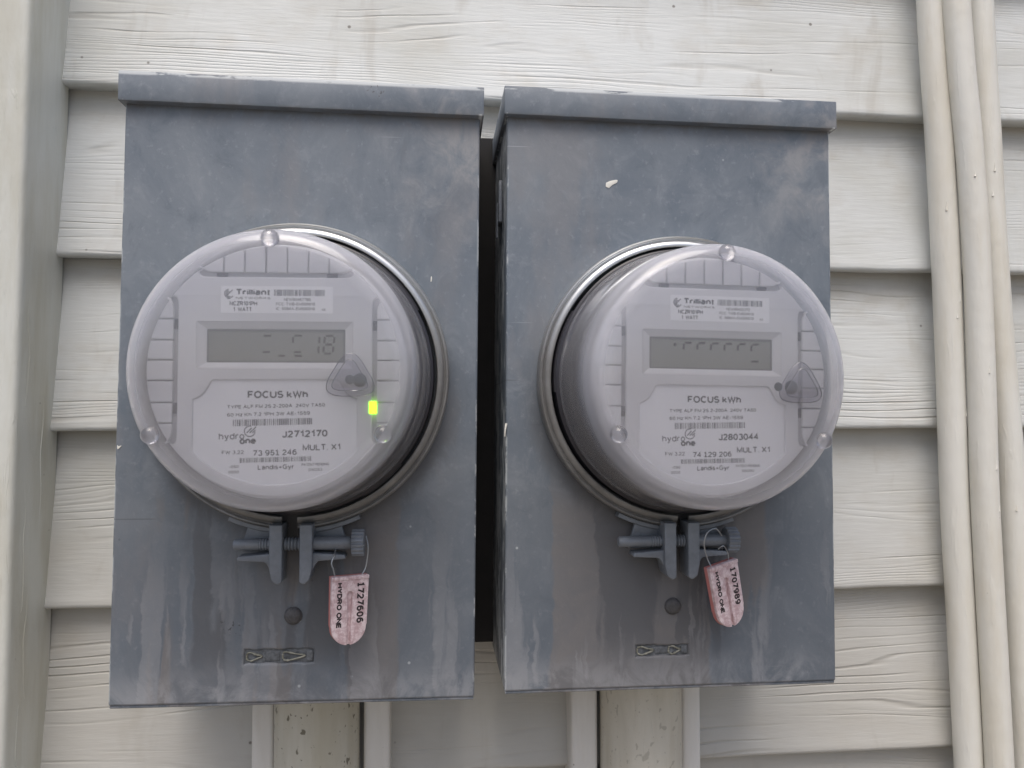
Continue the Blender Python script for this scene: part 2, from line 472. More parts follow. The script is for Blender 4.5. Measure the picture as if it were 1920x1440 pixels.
def box_material():
    """weathered blue-grey enamel with dirt runs below the meter, in the box's own coordinates"""
    M = Mat('weathered_grey_enamel')
    x, y, z = M.xyz()
    r = M.n('ShaderNodeObjectInfo').outputs['Random']
    off = M.n('ShaderNodeVectorMath', {'operation': 'ADD'}, i0=M.obj(), i1=M.n('ShaderNodeCombineXYZ', i0=M.math('MULTIPLY', r, 13.0), i1=0.0, i2=M.math('MULTIPLY', r, 5.0)).outputs[0]).outputs[0]
    def mul(*a):
        o = a[0]
        for k in a[1:]: o = M.math('MULTIPLY', o, k)
        return o
    cloud = M.noise((11, 11, 8), 6, 0.66, dist=0.8, v=off)
    mid = M.noise((46, 46, 38), 6, 0.68, dist=0.6, off=(2, 0, 7), v=off)
    fine = M.noise((210, 210, 190), 4, 0.7, v=off)
    wob = M.math('MULTIPLY', M.math('SUBTRACT', mid, 0.5), 1.0)
    xs = M.math('ADD', x, M.math('MULTIPLY', wob, 0.010))
    zs = M.math('ADD', z, M.math('MULTIPLY', wob, 0.035))
    wv = M.n('ShaderNodeCombineXYZ', i0=M.math('ADD', xs, M.math('MULTIPLY', r, 9.0)), i1=0.0, i2=zs).outputs[0]
    streak = M.noise((30, 1, 3.2), 3, 0.5, v=wv)
    streak2 = M.noise((58, 1, 6), 3, 0.55, off=(3, 0, 2), v=wv)
    streak3 = M.noise((44, 1, 4), 4, 0.6, off=(9, 0, 5), v=wv)
    col = M.mix(M.ss(cloud, 0.32, 0.68), (0.120, 0.146, 0.179), (0.182, 0.206, 0.234))
    col = M.mix(mul(M.ss(mid, 0.50, 0.70), 0.36), col, (0.265, 0.288, 0.315))
    col = M.mix(mul(M.ss(mid, 0.46, 0.30), 0.45), col, (0.094, 0.116, 0.143))
    col = M.mix(mul(M.ss(fine, 0.55, 0.75), 0.3), col, (0.34, 0.36, 0.385))
    warm = M.noise((15, 15, 6), 5, 0.65, off=(5, 0, 1), v=off)
    col = M.mix(mul(M.ss(warm, 0.52, 0.66), 0.4), col, (0.225, 0.218, 0.222))
    grime_shade = mul(M.ss(zs, 0.04, -0.12), M.math('ADD', 0.2, mul(streak3, 0.8)))  # lower box darker: dirt plus the shading below the meter, painted in
    col = M.mix(mul(grime_shade, 0.65), col, (0.098, 0.107, 0.121))
    # faint grey-brown runs under the meter, with tide lines
    cx = M.math('ABSOLUTE', M.math('ADD', xs, 0.012))
    below = mul(M.ss(zs, -0.035, -0.075), M.ss(cx, 0.0735, 0.0705))
    run = mul(below, M.ss(streak, 0.46, 0.49))
    col = M.mix(mul(run, M.math('ADD', 0.28, mul(mid, 0.6))), col, (0.178, 0.160, 0.150))
    dark = mul(M.ss(zs, -0.045, -0.085), M.ss(cx, 0.056, 0.046), M.ss(streak2, 0.47, 0.53), M.ss(zs, -0.172, -0.14))
    col = M.mix(mul(dark, 0.68), col, (0.088, 0.092, 0.102))
    pale = mul(M.ss(zs, -0.06, -0.15), M.ss(streak3, 0.54, 0.585))
    col = M.mix(mul(pale, M.math('ADD', 0.10, mul(mid, 0.48))), col, (0.31, 0.312, 0.325))
    foot = mul(M.ss(zs, -0.150, -0.172), M.ss(mid, 0.42, 0.62))
    col = M.mix(mul(foot, 0.5), col, (0.33, 0.335, 0.35))
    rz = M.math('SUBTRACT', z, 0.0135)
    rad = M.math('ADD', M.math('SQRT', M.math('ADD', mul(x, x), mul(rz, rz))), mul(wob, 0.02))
    halo = mul(M.ss(rad, 0.103, 0.0905), M.ss(z, 0.06, -0.05))  # dirt and the ring's shadow, both painted round its lower edge
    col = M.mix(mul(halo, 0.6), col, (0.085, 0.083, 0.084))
    # chalky rub near the upper right corner, darker mottled band under the cap, wear along the edges
    rub = mul(M.ss(x, 0.03, 0.1), M.ss(z, 0.08, 0.16), M.ss(mid, 0.40, 0.62))
    col = M.mix(mul(rub, 0.6), col, (0.32, 0.312, 0.31))
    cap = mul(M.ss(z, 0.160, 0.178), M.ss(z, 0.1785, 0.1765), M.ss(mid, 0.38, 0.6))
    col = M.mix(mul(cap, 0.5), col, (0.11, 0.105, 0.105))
    ex = M.math('SUBTRACT', 0.1065, M.math('ABSOLUTE', x))
    wear = mul(M.ss(z, 0.1778, 0.1768), M.ss(ex, -0.0008, -0.0003), M.ss(ex, 0.0020, 0.0006), M.ss(M.noise((60, 60, 30), 5, 0.72, off=(2, 0, 0), v=off), 0.48, 0.56))
    ez = M.math('SUBTRACT', 0.1945, z)
    wear2 = mul(M.ss(ez, 0.0030, 0.0014), M.ss(M.noise((16, 16, 90), 5, 0.7, off=(4, 0, 1), v=off), 0.47, 0.52))
    col = M.mix(mul(M.math('MAXIMUM', wear, wear2), 0.75), col, (0.60, 0.63, 0.64))
    # pale specks, dark pits, small clusters of bare pits, hairline scratches
    vo = M.n('ShaderNodeTexVoronoi', Vector=M.scaled((60, 60, 60), v=off), Scale=1.0).outputs
    sp = mul(M.ss(vo['Distance'], 0.065, 0.035), M.ss(M.xyz(vo['Color'])[0], 0.76, 0.80))
    col = M.mix(mul(sp, 0.6), col, (0.50, 0.52, 0.53))
    pit = mul(M.ss(vo['Distance'], 0.10, 0.05), M.ss(M.xyz(vo['Color'])[1], 0.84, 0.87))
    clus = mul(M.ss(M.noise((520, 520, 430), 2, 0.6, off=(1, 0, 3), v=off), 0.60, 0.66), M.ss(M.noise((17, 17, 34), 3, 0.5, off=(8, 0, 2), v=off), 0.67, 0.72))
    col = M.mix(mul(M.math('MAXIMUM', pit, clus), 0.8), col, (0.055, 0.055, 0.06))
    sv = M.n('ShaderNodeMapping', i0=off, Rotation=(0, R(38), 0), Scale=(9, 1, 330)).outputs[0]
    scr = M.ss(M.n('ShaderNodeTexNoise', Vector=sv, Scale=1.0, Detail=2.0).outputs[0], 0.735, 0.765)
    sv2 = M.n('ShaderNodeMapping', i0=off, Rotation=(0, R(-67), 0), Scale=(11, 1, 380)).outputs[0]
    scr2 = M.ss(M.n('ShaderNodeTexNoise', Vector=sv2, Scale=1.0, Detail=2.0).outputs[0], 0.735, 0.765)
    col = M.mix(mul(scr, 0.5), col, (0.42, 0.44, 0.46))
    col = M.mix(mul(scr2, 0.5), col, (0.075, 0.078, 0.085))
    nb = M.bump(mid, 0.00035, 0.6)
    nb = M.bump(fine, 0.00012, 0.7, prev=nb)
    nb = M.bump(M.noise((13, 13, 10), 2, v=off), 0.002, 0.2, prev=nb)
    rough = M.math('ADD', 0.36, M.math('MULTIPLY', mid, 0.22))
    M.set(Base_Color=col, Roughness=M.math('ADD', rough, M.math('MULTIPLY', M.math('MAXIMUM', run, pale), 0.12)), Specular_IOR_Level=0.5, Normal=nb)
    return M.m

def cover_material():
    """weathered clear polycarbonate: mostly glass, slightly milky"""
    M = Mat('hazy_clear_plastic')
    M.t.nodes.remove(M.p)
    hz = M.noise((30, 30, 30), 4, 0.6)
    x, y, z = M.xyz()
    rr = M.math('SQRT', M.math('ADD', M.math('MULTIPLY', x, x), M.math('MULTIPLY', z, z)))
    rim = M.math('MULTIPLY', M.ss(rr, 0.0570, 0.0710), M.ss(y, -0.040, -0.064))   # the moulded rim is frosted
    gl = M.n('ShaderNodeBsdfGlass', Color=(0.985, 0.983, 0.992), Roughness=M.math('SUBTRACT', 0.09, M.math('MULTIPLY', rim, 0.05)), IOR=1.56)
    di = M.n('ShaderNodeBsdfDiffuse', Color=(0.80, 0.805, 0.85))
    tr = M.n('ShaderNodeBsdfTranslucent', Color=(0.81, 0.815, 0.865))
    a = M.n('ShaderNodeMixShader', i0=0.32, i1=di.outputs[0], i2=tr.outputs[0])
    side = M.math('MULTIPLY', M.ss(y, -0.064, -0.054), M.ss(y, -0.021, -0.027))
    b = M.n('ShaderNodeMixShader', i0=M.math('ADD', M.math('ADD', M.math('ADD', 0.075, M.math('MULTIPLY', side, 0.015)), M.math('MULTIPLY', hz, 0.05)), M.math('MULTIPLY', rim, 0.26)), i1=gl.outputs[0], i2=a.outputs[0])
    M.t.links.new(b.outputs[0], M.out.inputs[0])
    return M.m

def clear_material():
    """thin clear moulding: see-through with a glossy skin and a trace of haze"""
    M = Mat('clear_plastic')
    M.t.nodes.remove(M.p)
    t = M.n('ShaderNodeBsdfTransparent', Color=(0.93, 0.925, 0.94))
    d = M.n('ShaderNodeBsdfTranslucent', Color=(0.8, 0.79, 0.83))
    d2 = M.n('ShaderNodeBsdfDiffuse', Color=(0.8, 0.79, 0.83))
    g = M.n('ShaderNodeBsdfGlossy', Color=(1, 1, 1), Roughness=0.06)
    dd = M.n('ShaderNodeMixShader', i0=0.5, i1=d.outputs[0], i2=d2.outputs[0])
    lw = M.n('ShaderNodeLayerWeight', Blend=0.35)
    a = M.n('ShaderNodeMixShader', i0=M.math('ADD', 0.05, M.math('MULTIPLY', lw.outputs['Facing'], 0.4)), i1=t.outputs[0], i2=dd.outputs[0])
    b = M.n('ShaderNodeMixShader', i0=M.n('ShaderNodeFresnel', IOR=1.5).outputs[0], i1=a.outputs[0], i2=g.outputs[0])
    M.t.links.new(b.outputs[0], M.out.inputs[0])
    return M.m

def bump_material():
    M = Mat('clear_bump')
    M.t.nodes.remove(M.p)
    gl = M.n('ShaderNodeBsdfGlass', Color=(0.98, 0.978, 0.985), Roughness=0.02, IOR=1.5)
    M.t.links.new(gl.outputs[0], M.out.inputs[0])
    return M.m

def steel_material():
    M = Mat('brushed_steel')
    g = M.noise((60, 60, 60), 4, 0.6)
    x, y, z = M.xyz()
    dirt = M.math('MULTIPLY', M.ss(z, 0.078, 0.0), M.math('ADD', 0.55, M.math('MULTIPLY', g, 0.4)))  # lower band darker: dirt plus the reflection of dark surroundings, painted in
    M.set(Base_Color=M.mix(dirt, (0.60, 0.61, 0.61), (0.085, 0.078, 0.072)), Metallic=M.math('SUBTRACT', 1.0, M.math('MULTIPLY', dirt, 0.7)),
          Roughness=M.math('ADD', 0.2, M.math('MULTIPLY', M.math('ADD', g, dirt), 0.2)), Normal=M.bump(g, 0.0004, 0.4))
    return M.m

def seal_material():
    M = Mat('faded_red_plastic')
    x, y, z = M.xyz()
    g = M.noise((240, 240, 200), 4, 0.75)
    big = M.noise((60, 60, 60), 3)
    front = M.ss(M.math('ADD', y, M.math('MULTIPLY', M.math('SUBTRACT', big, 0.5), 0.001)), -0.0027, -0.0035)
    col = M.mix(front, (0.56, 0.21, 0.20), M.mix(M.ss(g, 0.36, 0.62), (0.52, 0.36, 0.375), (0.77, 0.64, 0.65)))
    M.set(Base_Color=col, Roughness=0.6)
    return M.m

def led_material():
    M = Mat('lit_green_light')
    M.set(Base_Color=(0.3, 0.6, 0.02), Emission_Color=(0.36, 0.95, 0.0, 1), Emission_Strength=3.0)
    return M.m

def ground_material():
    M = Mat('soil')
    g = M.noise((3, 3, 3), 6, 0.6); g2 = M.noise((40, 40, 40), 4)
    M.set(Base_Color=M.mix(g, (0.17, 0.145, 0.115), M.mix(g2, (0.25, 0.22, 0.18), (0.31, 0.28, 0.24))), Roughness=0.95, Normal=M.bump(g2, 0.02))
    return M.m

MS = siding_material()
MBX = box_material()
MCOV = cover_material()
MCLR = clear_material()
MBMP = bump_material()
MST = steel_material()
MSEAL = seal_material()
MLED = led_material()
M_trim = pvc_material('painted_trim', (0.62, 0.63, 0.59), (0.53, 0.52, 0.45), (0.40, 0.38, 0.28), 0.45)
M_pipe = pvc_material('cream_pvc', (0.70, 0.69, 0.64), (0.65, 0.62, 0.54), (0.56, 0.50, 0.38), 0.4)
M_service = pvc_material('mildewed_pvc', (0.62, 0.60, 0.53), (0.52, 0.49, 0.40), (0.40, 0.37, 0.27), 0.4, specks=0.85)
M_flash = pvc_material('off_white_trim', (0.78, 0.76, 0.72), (0.70, 0.67, 0.62), (0.52, 0.48, 0.41), 0.3)
M_black = simple('black_plastic', (0.022, 0.021, 0.026), 0.35)
M_base = simple('dark_meter_base', (0.022, 0.021, 0.028), 0.4)
M_face = simple('light_grey_plastic', (0.72, 0.72, 0.745), 0.5, var=0.02, sc=30)
M_groove = simple('grey_plastic', (0.44, 0.44, 0.46), 0.6, var=0.03)
M_skirt = simple('grey_housing', (0.13, 0.122, 0.155), 0.55, var=0.05)
M_plate = simple('white_label', (0.88, 0.885, 0.92), 0.45, var=0.015, sc=30)
M_sticker = simple('sticker_paper', (0.90, 0.90, 0.92), 0.4, var=0.005)
M_ink = simple('dark_ink', (0.075, 0.075, 0.085), 0.6)
M_greyink = simple('grey_ink', (0.13, 0.13, 0.145), 0.6)
M_lcd = simple('lcd_glass', (0.23, 0.235, 0.22), 0.25, var=0.04, sc=20)
M_seg = simple('lcd_segment', (0.012, 0.012, 0.012), 0.4)
M_slot = simple('dark_vent_slot', (0.10, 0.10, 0.115), 0.7)
M_port = simple('smoked_lens', (0.085, 0.098, 0.115), 0.3)
M_clamp = simple('grey_cast_metal', (0.20, 0.22, 0.25), 0.45, metal=0.2, var=0.2, sc=120, bump=0.0003, bsc=500)
M_rivet = simple('dirty_rivet', (0.085, 0.083, 0.085), 0.65, var=0.25, sc=350, bump=0.0006, bsc=700)
M_wire = simple('seal_wire', (0.40, 0.42, 0.44), 0.35, metal=0.8)
M_brass = simple('tarnished_strap', (0.27, 0.265, 0.22), 0.4, metal=0.4, var=0.5, sc=300)
M_slotgrey = simple('slot_grey', (0.12, 0.128, 0.138), 0.6, var=0.45, sc=260, bump=0.0008, bsc=500)  # mottled dark grey for the slot back and hasp bridges
M_board = simple('dark_backing_wood', (0.010, 0.009, 0.009), 0.8, var=0.3)
M_chip = simple('bare_paint_chip', (0.74, 0.72, 0.66), 0.6)
M_tagink = simple('black_tag_ink', (0.03, 0.02, 0.022), 0.6)

# ------------------------------------------------------------------ the wall and the ground
g = MB()
gv = [(-400000, -400000, 0), (400000, -400000, 0), (400000, 3000, 0), (-400000, 3000, 0)]
g.add(gv, [(0, 1, 2, 3)])
go = link('ground', g.mesh('ground', 0), ground_material())
go['kind'] = 'structure'

wall = thing('house_wall', 'cream wood-grain lap siding wall of overlapping horizontal boards behind everything', 'wall', (0, 0, 0))
X0, X1, NX = -1100, 1200, 150
Z1 = 242.49
def board_mesh(seed):
    mb = MB()
    prof = [(15.2, 131), (14.4, 122), (10.0, 85), (6.0, 50), (2.6, 20), (0.7, 6.5), (0.05, 3.2), (0.35, 1.4), (1.5, 0.35), (3.2, 0.0), (9.0, 0.6), (16.0, 1.4)]
    k = len(prof)
    vs = []
    for i in range(NX+1):
        x = X0+(X1-X0)*i/NX
        wz = 0.9*noise.noise((x/70.0, seed*7.3, 0))+0.5*noise.noise((x/22.0, seed*3.1, 4))
        wy = 0.8*noise.noise((x/110.0, seed*5.7, 2))
        for (y, z) in prof:
            b = max(0, 1-z/60.0)
            vs.append((x, y+wy*b, z+wz*b))
    fs = []
    for i in range(NX):
        for q in range(k-1):
            fs.append((i*k+q, i*k+q+1, (i+1)*k+q+1, (i+1)*k+q))
    fs += [tuple(range(k)), tuple(NX*k+q for q in range(k))[::-1]]
    mb.add(vs, fs)
    return mb.mesh('siding_board', 50)
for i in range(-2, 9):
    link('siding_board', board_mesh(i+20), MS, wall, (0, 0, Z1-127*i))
mb = MB().box(X0, X1, 17.5, 60, -1500, 1100)
link('sheathing', mb.mesh('sheathing', 0), M_board, wall)

# flat trim strips either side of the two service pipes
def strip(xa, xb, z1, depth=16):
    mb = MB().box(0, xb-xa, -depth, 14, -700, z1, 3.0, 3)
    return link('trim_strip', mb.mesh('trim_strip'), M_flash, wall, (xa, 0, 0))
strip(-128.0, -112.6, -172)
strip(-50.0, -31.2, -172)
strip(100.6, 120.4, -172)
strip(184.3, 199.0, -172)

# dark board behind the two boxes
bb = MB().box(-150, 225, -20, -0.6, -165, 206, 1.0, 1)
tag(link('backing_board', bb.mesh('backing_board'), M_board, None, (0, 0, BASE)), 'dark weathered wooden backing board seen in the gap between the meter boxes', 'board')

# trim post at the left edge
pt = thing('trim_post', 'wide cream painted vertical trim post at the left edge with dirty yellowed side', 'trim', (-272.5, 0, 150), (0, R(0.62), 0))
mb = MB()
mb.plate(round_poly([(-75, 10), (0, 10), (0, -46), (-75, -46)], [0, 0, 5, 5], 6), -1200, 900, bev=0)
me = mb.mesh('post')
for v in me.vertices:        # the outline was drawn in plan; stand it upright
    x_, y_, z_ = v.co
    v.co = (x_, z_, -y_)
me.flip_normals()
link('post', me, M_trim, pt)
rnd = random.Random(4)
for k in range(6):
    zz0 = -60-70*k+rnd.uniform(-20, 20); yy = rnd.uniform(-36, -10)
    pts = [(0.05, yy+rnd.uniform(-2.2, 2.2), zz0-q*rnd.uniform(14, 20)) for q in range(6)]
    mb = MB().tube(pts, lambda t, p: 0.42*math.sin(math.pi*min(max(t, 0.06), 0.94)), 6, 5)
    link('paint_drip', mb.mesh('paint_drip'), M_trim, pt)

# thin painted conduits on the right
def conduit(label, pts, rad):
    base = pts[0]
    t = thing('thin_conduit', label, 'pipe', (base[0], base[1], base[2]), group='thin painted conduits running down the right side')
    mb = MB()
    def rr(tt, p):
        return rad*(1+0.02*noise.noise((p.z/60, p.x/30, 1)))
    mb.tube([(p[0]-base[0], p[1]-base[1], p[2]-base[2]) for p in pts], rr, 28, 10)
    link('pipe', mb.mesh('pipe'), M_pipe, t)
    rn = random.Random(int(abs(base[0])))
    for k in range(4):
        f = rn.uniform(0.3, 0.8)
        i = min(int(f*(len(pts)-1)), len(pts)-2); u = f*(len(pts)-1)-i
        p = Vector(pts[i]).lerp(Vector(pts[i+1]), u)-Vector(base)
        a = rn.uniform(-2.2, -0.9)
        q = p+Vector((math.cos(a), math.sin(a), 0))*(rad-0.25)
        ln = rn.uniform(1.5, 4.5)
        md = MB().tube([q+Vector((0, 0, ln)), q, q-Vector((0.3, 0, ln))], lambda tt, p: 0.35+0.55*tt, 8, 3)
        link('paint_drip', md.mesh('paint_drip'), M_pipe, t)
conduit('thin cream painted conduit nearest the right meter box, leftmost of three', [(383, -13, 950), (391, -13, 640), (398.4, -13, 334), (403.0, -13, 220), (405.8, -13, 126), (407.6, -13, 20), (408.6, -13, -77), (414.8, -13, -276), (424, -13, -700)], 10.4)
conduit('thin cream painted conduit in the middle of three on the right, standing furthest out', [(392, -27, 950), (401, -27, 640), (410.1, -27, 327), (418.0, -27, 205), (421.6, -27, 123), (423.0, -27, 20), (423.5, -27, -76), (429.3, -27, -270), (440, -27, -700)], 9.9)
conduit('thin cream painted conduit at the right edge, rightmost of three and partly hidden', [(430, -12, 950), (436, -12, 640), (440.8, -12, 337), (444.5, -12, 220), (447.3, -12, 127), (453, -12, 20), (458.2, -12, -78), (463.0, -12, -279), (474, -12, -700)], 10.6)

# wide service pipes under the boxes
def service_pipe(label, x, y, rad, mat):
    t = thing('service_pipe', label, 'pipe', (x, y, -170), group='wide conduits running down from the meter boxes')
    mb = MB()
    mb.tube([(0, 0, 2), (0, 0, -200), (0, 0, -600)], rad, 56, 4)
    link('pipe', mb.mesh('pipe'), mat, t)
service_pipe('wide mildew speckled pipe under the left meter box, between two flat strips', -82.5, -14, 29.6, M_service)
service_pipe('wide cream pipe with smudged dirt under the right meter box, between flat strips', 153.2, -14, 30.2, pvc_material('smudged_pvc', (0.64, 0.61, 0.53), (0.56, 0.52, 0.43), (0.38, 0.35, 0.27), 0.5, specks=0.3))

# ------------------------------------------------------------------ meter boxes
def meter_box(label, cx, cz, rotz, roty, slot, rivet, seed):
    t = thing('meter_box', label, 'meter box', (cx, 0, cz), (0, roty, rotz), 'grey steel meter boxes on the wall')
    W, H0, H1 = 106.0, -178.0, 178.0
    # front sheet with the hasp slot cut through it
    mb = MB()
    out = round_poly([(-W, H0), (W, H0), (W, H1), (-W, H1)], 1.5, 3)
    sx0, sx1, sz0, sz1 = slot
    rj = random.Random(seed+40)
    hole = []
    for (p, q) in (((sx0, sz0), (sx1, sz0)), ((sx1, sz0), (sx1, sz1)), ((sx1, sz1), (sx0, sz1)), ((sx0, sz1), (sx0, sz0))):
        nn = 14 if abs(q[0]-p[0]) > 5 else 3
        for k in range(nn):
            hole.append((p[0]+(q[0]-p[0])*k/nn+rj.uniform(-0.3, 0.3), p[1]+(q[1]-p[1])*k/nn+rj.uniform(-0.5, 0.5)))
    mb.plate(out, 104, 110, [hole], bev=1.6, bres=3)
    for s in (-1, 1):
        mb.box(s*W-0.9, s*W+0.9 if s < 0 else s*W+0.0, -106, -0.5, H0+0.3, H1-0.3) if False else None
    mb.box(-W+0.15, -W+2.0, -105.5, -0.5, H0+0.4, H1-0.4)
    mb.box(W-2.0, W-0.15, -105.5, -0.5, H0+0.4, H1-0.4)
    mb.box(-W+2.0, W-2.0, -105.5, -0.5, H0+0.4, H0+2.0)
    mb.box(-W+2.0, W-2.0, -105.5, -0.5, H1-2.0, H1-0.4)
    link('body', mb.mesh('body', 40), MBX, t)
    mb = MB()
    mb.box(sx0-2, sx1+2, -108.6, -104.1, sz0-2, sz1+2)
    link('slot_back', mb.mesh('slot_back', 0), M_slotgrey, t)
    # rain cap
    mb = MB()
    mb.box(-W-2.2, W+2.2, -115.5, -0.4, H1-1.5, H1+16.5, 0.55, 2)
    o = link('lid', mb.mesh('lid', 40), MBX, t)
    # folded bottom flange
    mb = MB().box(-W+0.5, W-0.5, -109.0, -100, H0-1.6, H0+0.2, 0.5, 1)
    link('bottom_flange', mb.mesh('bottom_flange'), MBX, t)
    # twisted strap ends in the slot
    rn = random.Random(seed)
    zc = (sz0+sz1)/2
    for (xa, xb) in (((sx0+1.2, sx0+10.0), (sx0+22, sx0+35.0)) if seed == 1 else ((sx0+1.0, sx0+11.0), (sx0+21, sx0+28.0))):
        mb = MB()
        e = 2.5
        loop = [(xa, -108.8, zc+e*0.7), (xa+2.2, -109.6, zc+e), ((xa+xb)/2+1, -109.8, zc+e*0.55), (xb, -109.0, zc+0.1),
                ((xa+xb)/2, -109.6, zc-e*0.7), (xa+2.0, -109.3, zc-e), (xa, -108.6, zc-e*0.6), (xa-0.1, -108.6, zc+e*0.5)]
        mb.tube(loop, lambda tt, p: 0.55+0.45*noise.noise((p.x*0.9, p.z, seed)), 8, 4)
        link('hasp_strap', mb.mesh('hasp_strap'), M_brass, t)
    mb = MB().box(sx0+11.5, sx0+20.5, -109.2, -107.0, sz0+0.6, sz1-0.9, 1.0, 3)
    link('hasp_bridge', mb.mesh('hasp_bridge'), M_slotgrey, t)
    mb = MB().box(sx1-4.5, sx1-0.3, -109.6, -107.0, sz0+0.3, sz1-0.5, 1.0, 3)
    link('hasp_bridge', mb.mesh('hasp_bridge'), M_slotgrey, t)
    # domed rivet
    mb = MB()
    mb.lathe([(5.3, 109.6), (5.25, 110.3), (4.6, 111.7), (3.2, 112.8), (1.6, 113.3), (0.001, 113.4)], 32, M=Matrix.Translation((rivet[0], 0, rivet[1])))
    link('rivet', mb.mesh('rivet'), M_rivet, t)
    return t
LBX, LBZ = -78.8, 8.3
RBX, RBZ = 149.6, 8.8
box_l = meter_box('grey steel meter box on the left, rain cap on top, brown runs below its meter', LBX, LBZ, R(-0.6), R(0.55), (-29.6, 10.4, -155.0, -147.3), (-1.8, -127.4), 1)
box_r = meter_box('grey steel meter box on the right, white paint chip on its front', RBX, RBZ, R(0.1), R(0.35), (-24.0, 9.0, -158.6, -152.6), (-0.8, -128.5), 2)
# paint chip, scuffs and a catch on the right box
mb = MB()
mb.plate(round_poly([(-3.7, -2.2), (-1.5, -3.1), (0.6, -1.0), (3.6, 0.6), (4.3, 2.6), (1.5, 2.2), (-0.8, 1.6), (-3.4, 0.4)], 0.6, 2), 110.0, 110.35, bev=0.1, M=Matrix.Translation((-39.6, 0, 136.9)))
link('paint_chip', mb.mesh('paint_chip'), M_chip, box_r)
mb = MB()
mb.tube([(-105.6, -109.6, -15), (-106.3, -110.2, -19), (-106.5, -109.8, -23)], lambda t, p: 0.7-0.3*t, 8, 4)
link('paint_chip', mb.mesh('paint_chip'), M_chip, box_r)
mb = MB()
mb.box(-108.6, -105.9, -80, -66, 118, 146, 0.8, 2)
mb.box(-109.6, -108.4, -76, -70, 108, 132, 0.5, 1)
link('side_catch', mb.mesh('side_catch'), M_clamp, box_r)
mb = MB()
mb.plate(round_poly([(-1.0, -1.6), (0.2, -0.6), (1.4, 0.9), (0.5, 0.7), (-0.4, 0.2), (-1.2, 1.4)], 0.3, 2), 110.0, 110.3, bev=0.08, M=Matrix.Translation((-103.6, 0, -28)))
link('paint_chip', mb.mesh('paint_chip'), M_chip, box_l)
mb = MB()
mb.plate(round_poly([(-0.4, -1.8), (0.3, -1.6), (0.5, 1.4), (-0.1, 1.8)], 0.3, 2), 110.0, 110.3, bev=0.08, M=Matrix.Translation((77.0, 0, 75.5)))
link('paint_chip', mb.mesh('paint_chip'), M_chip, box_l)

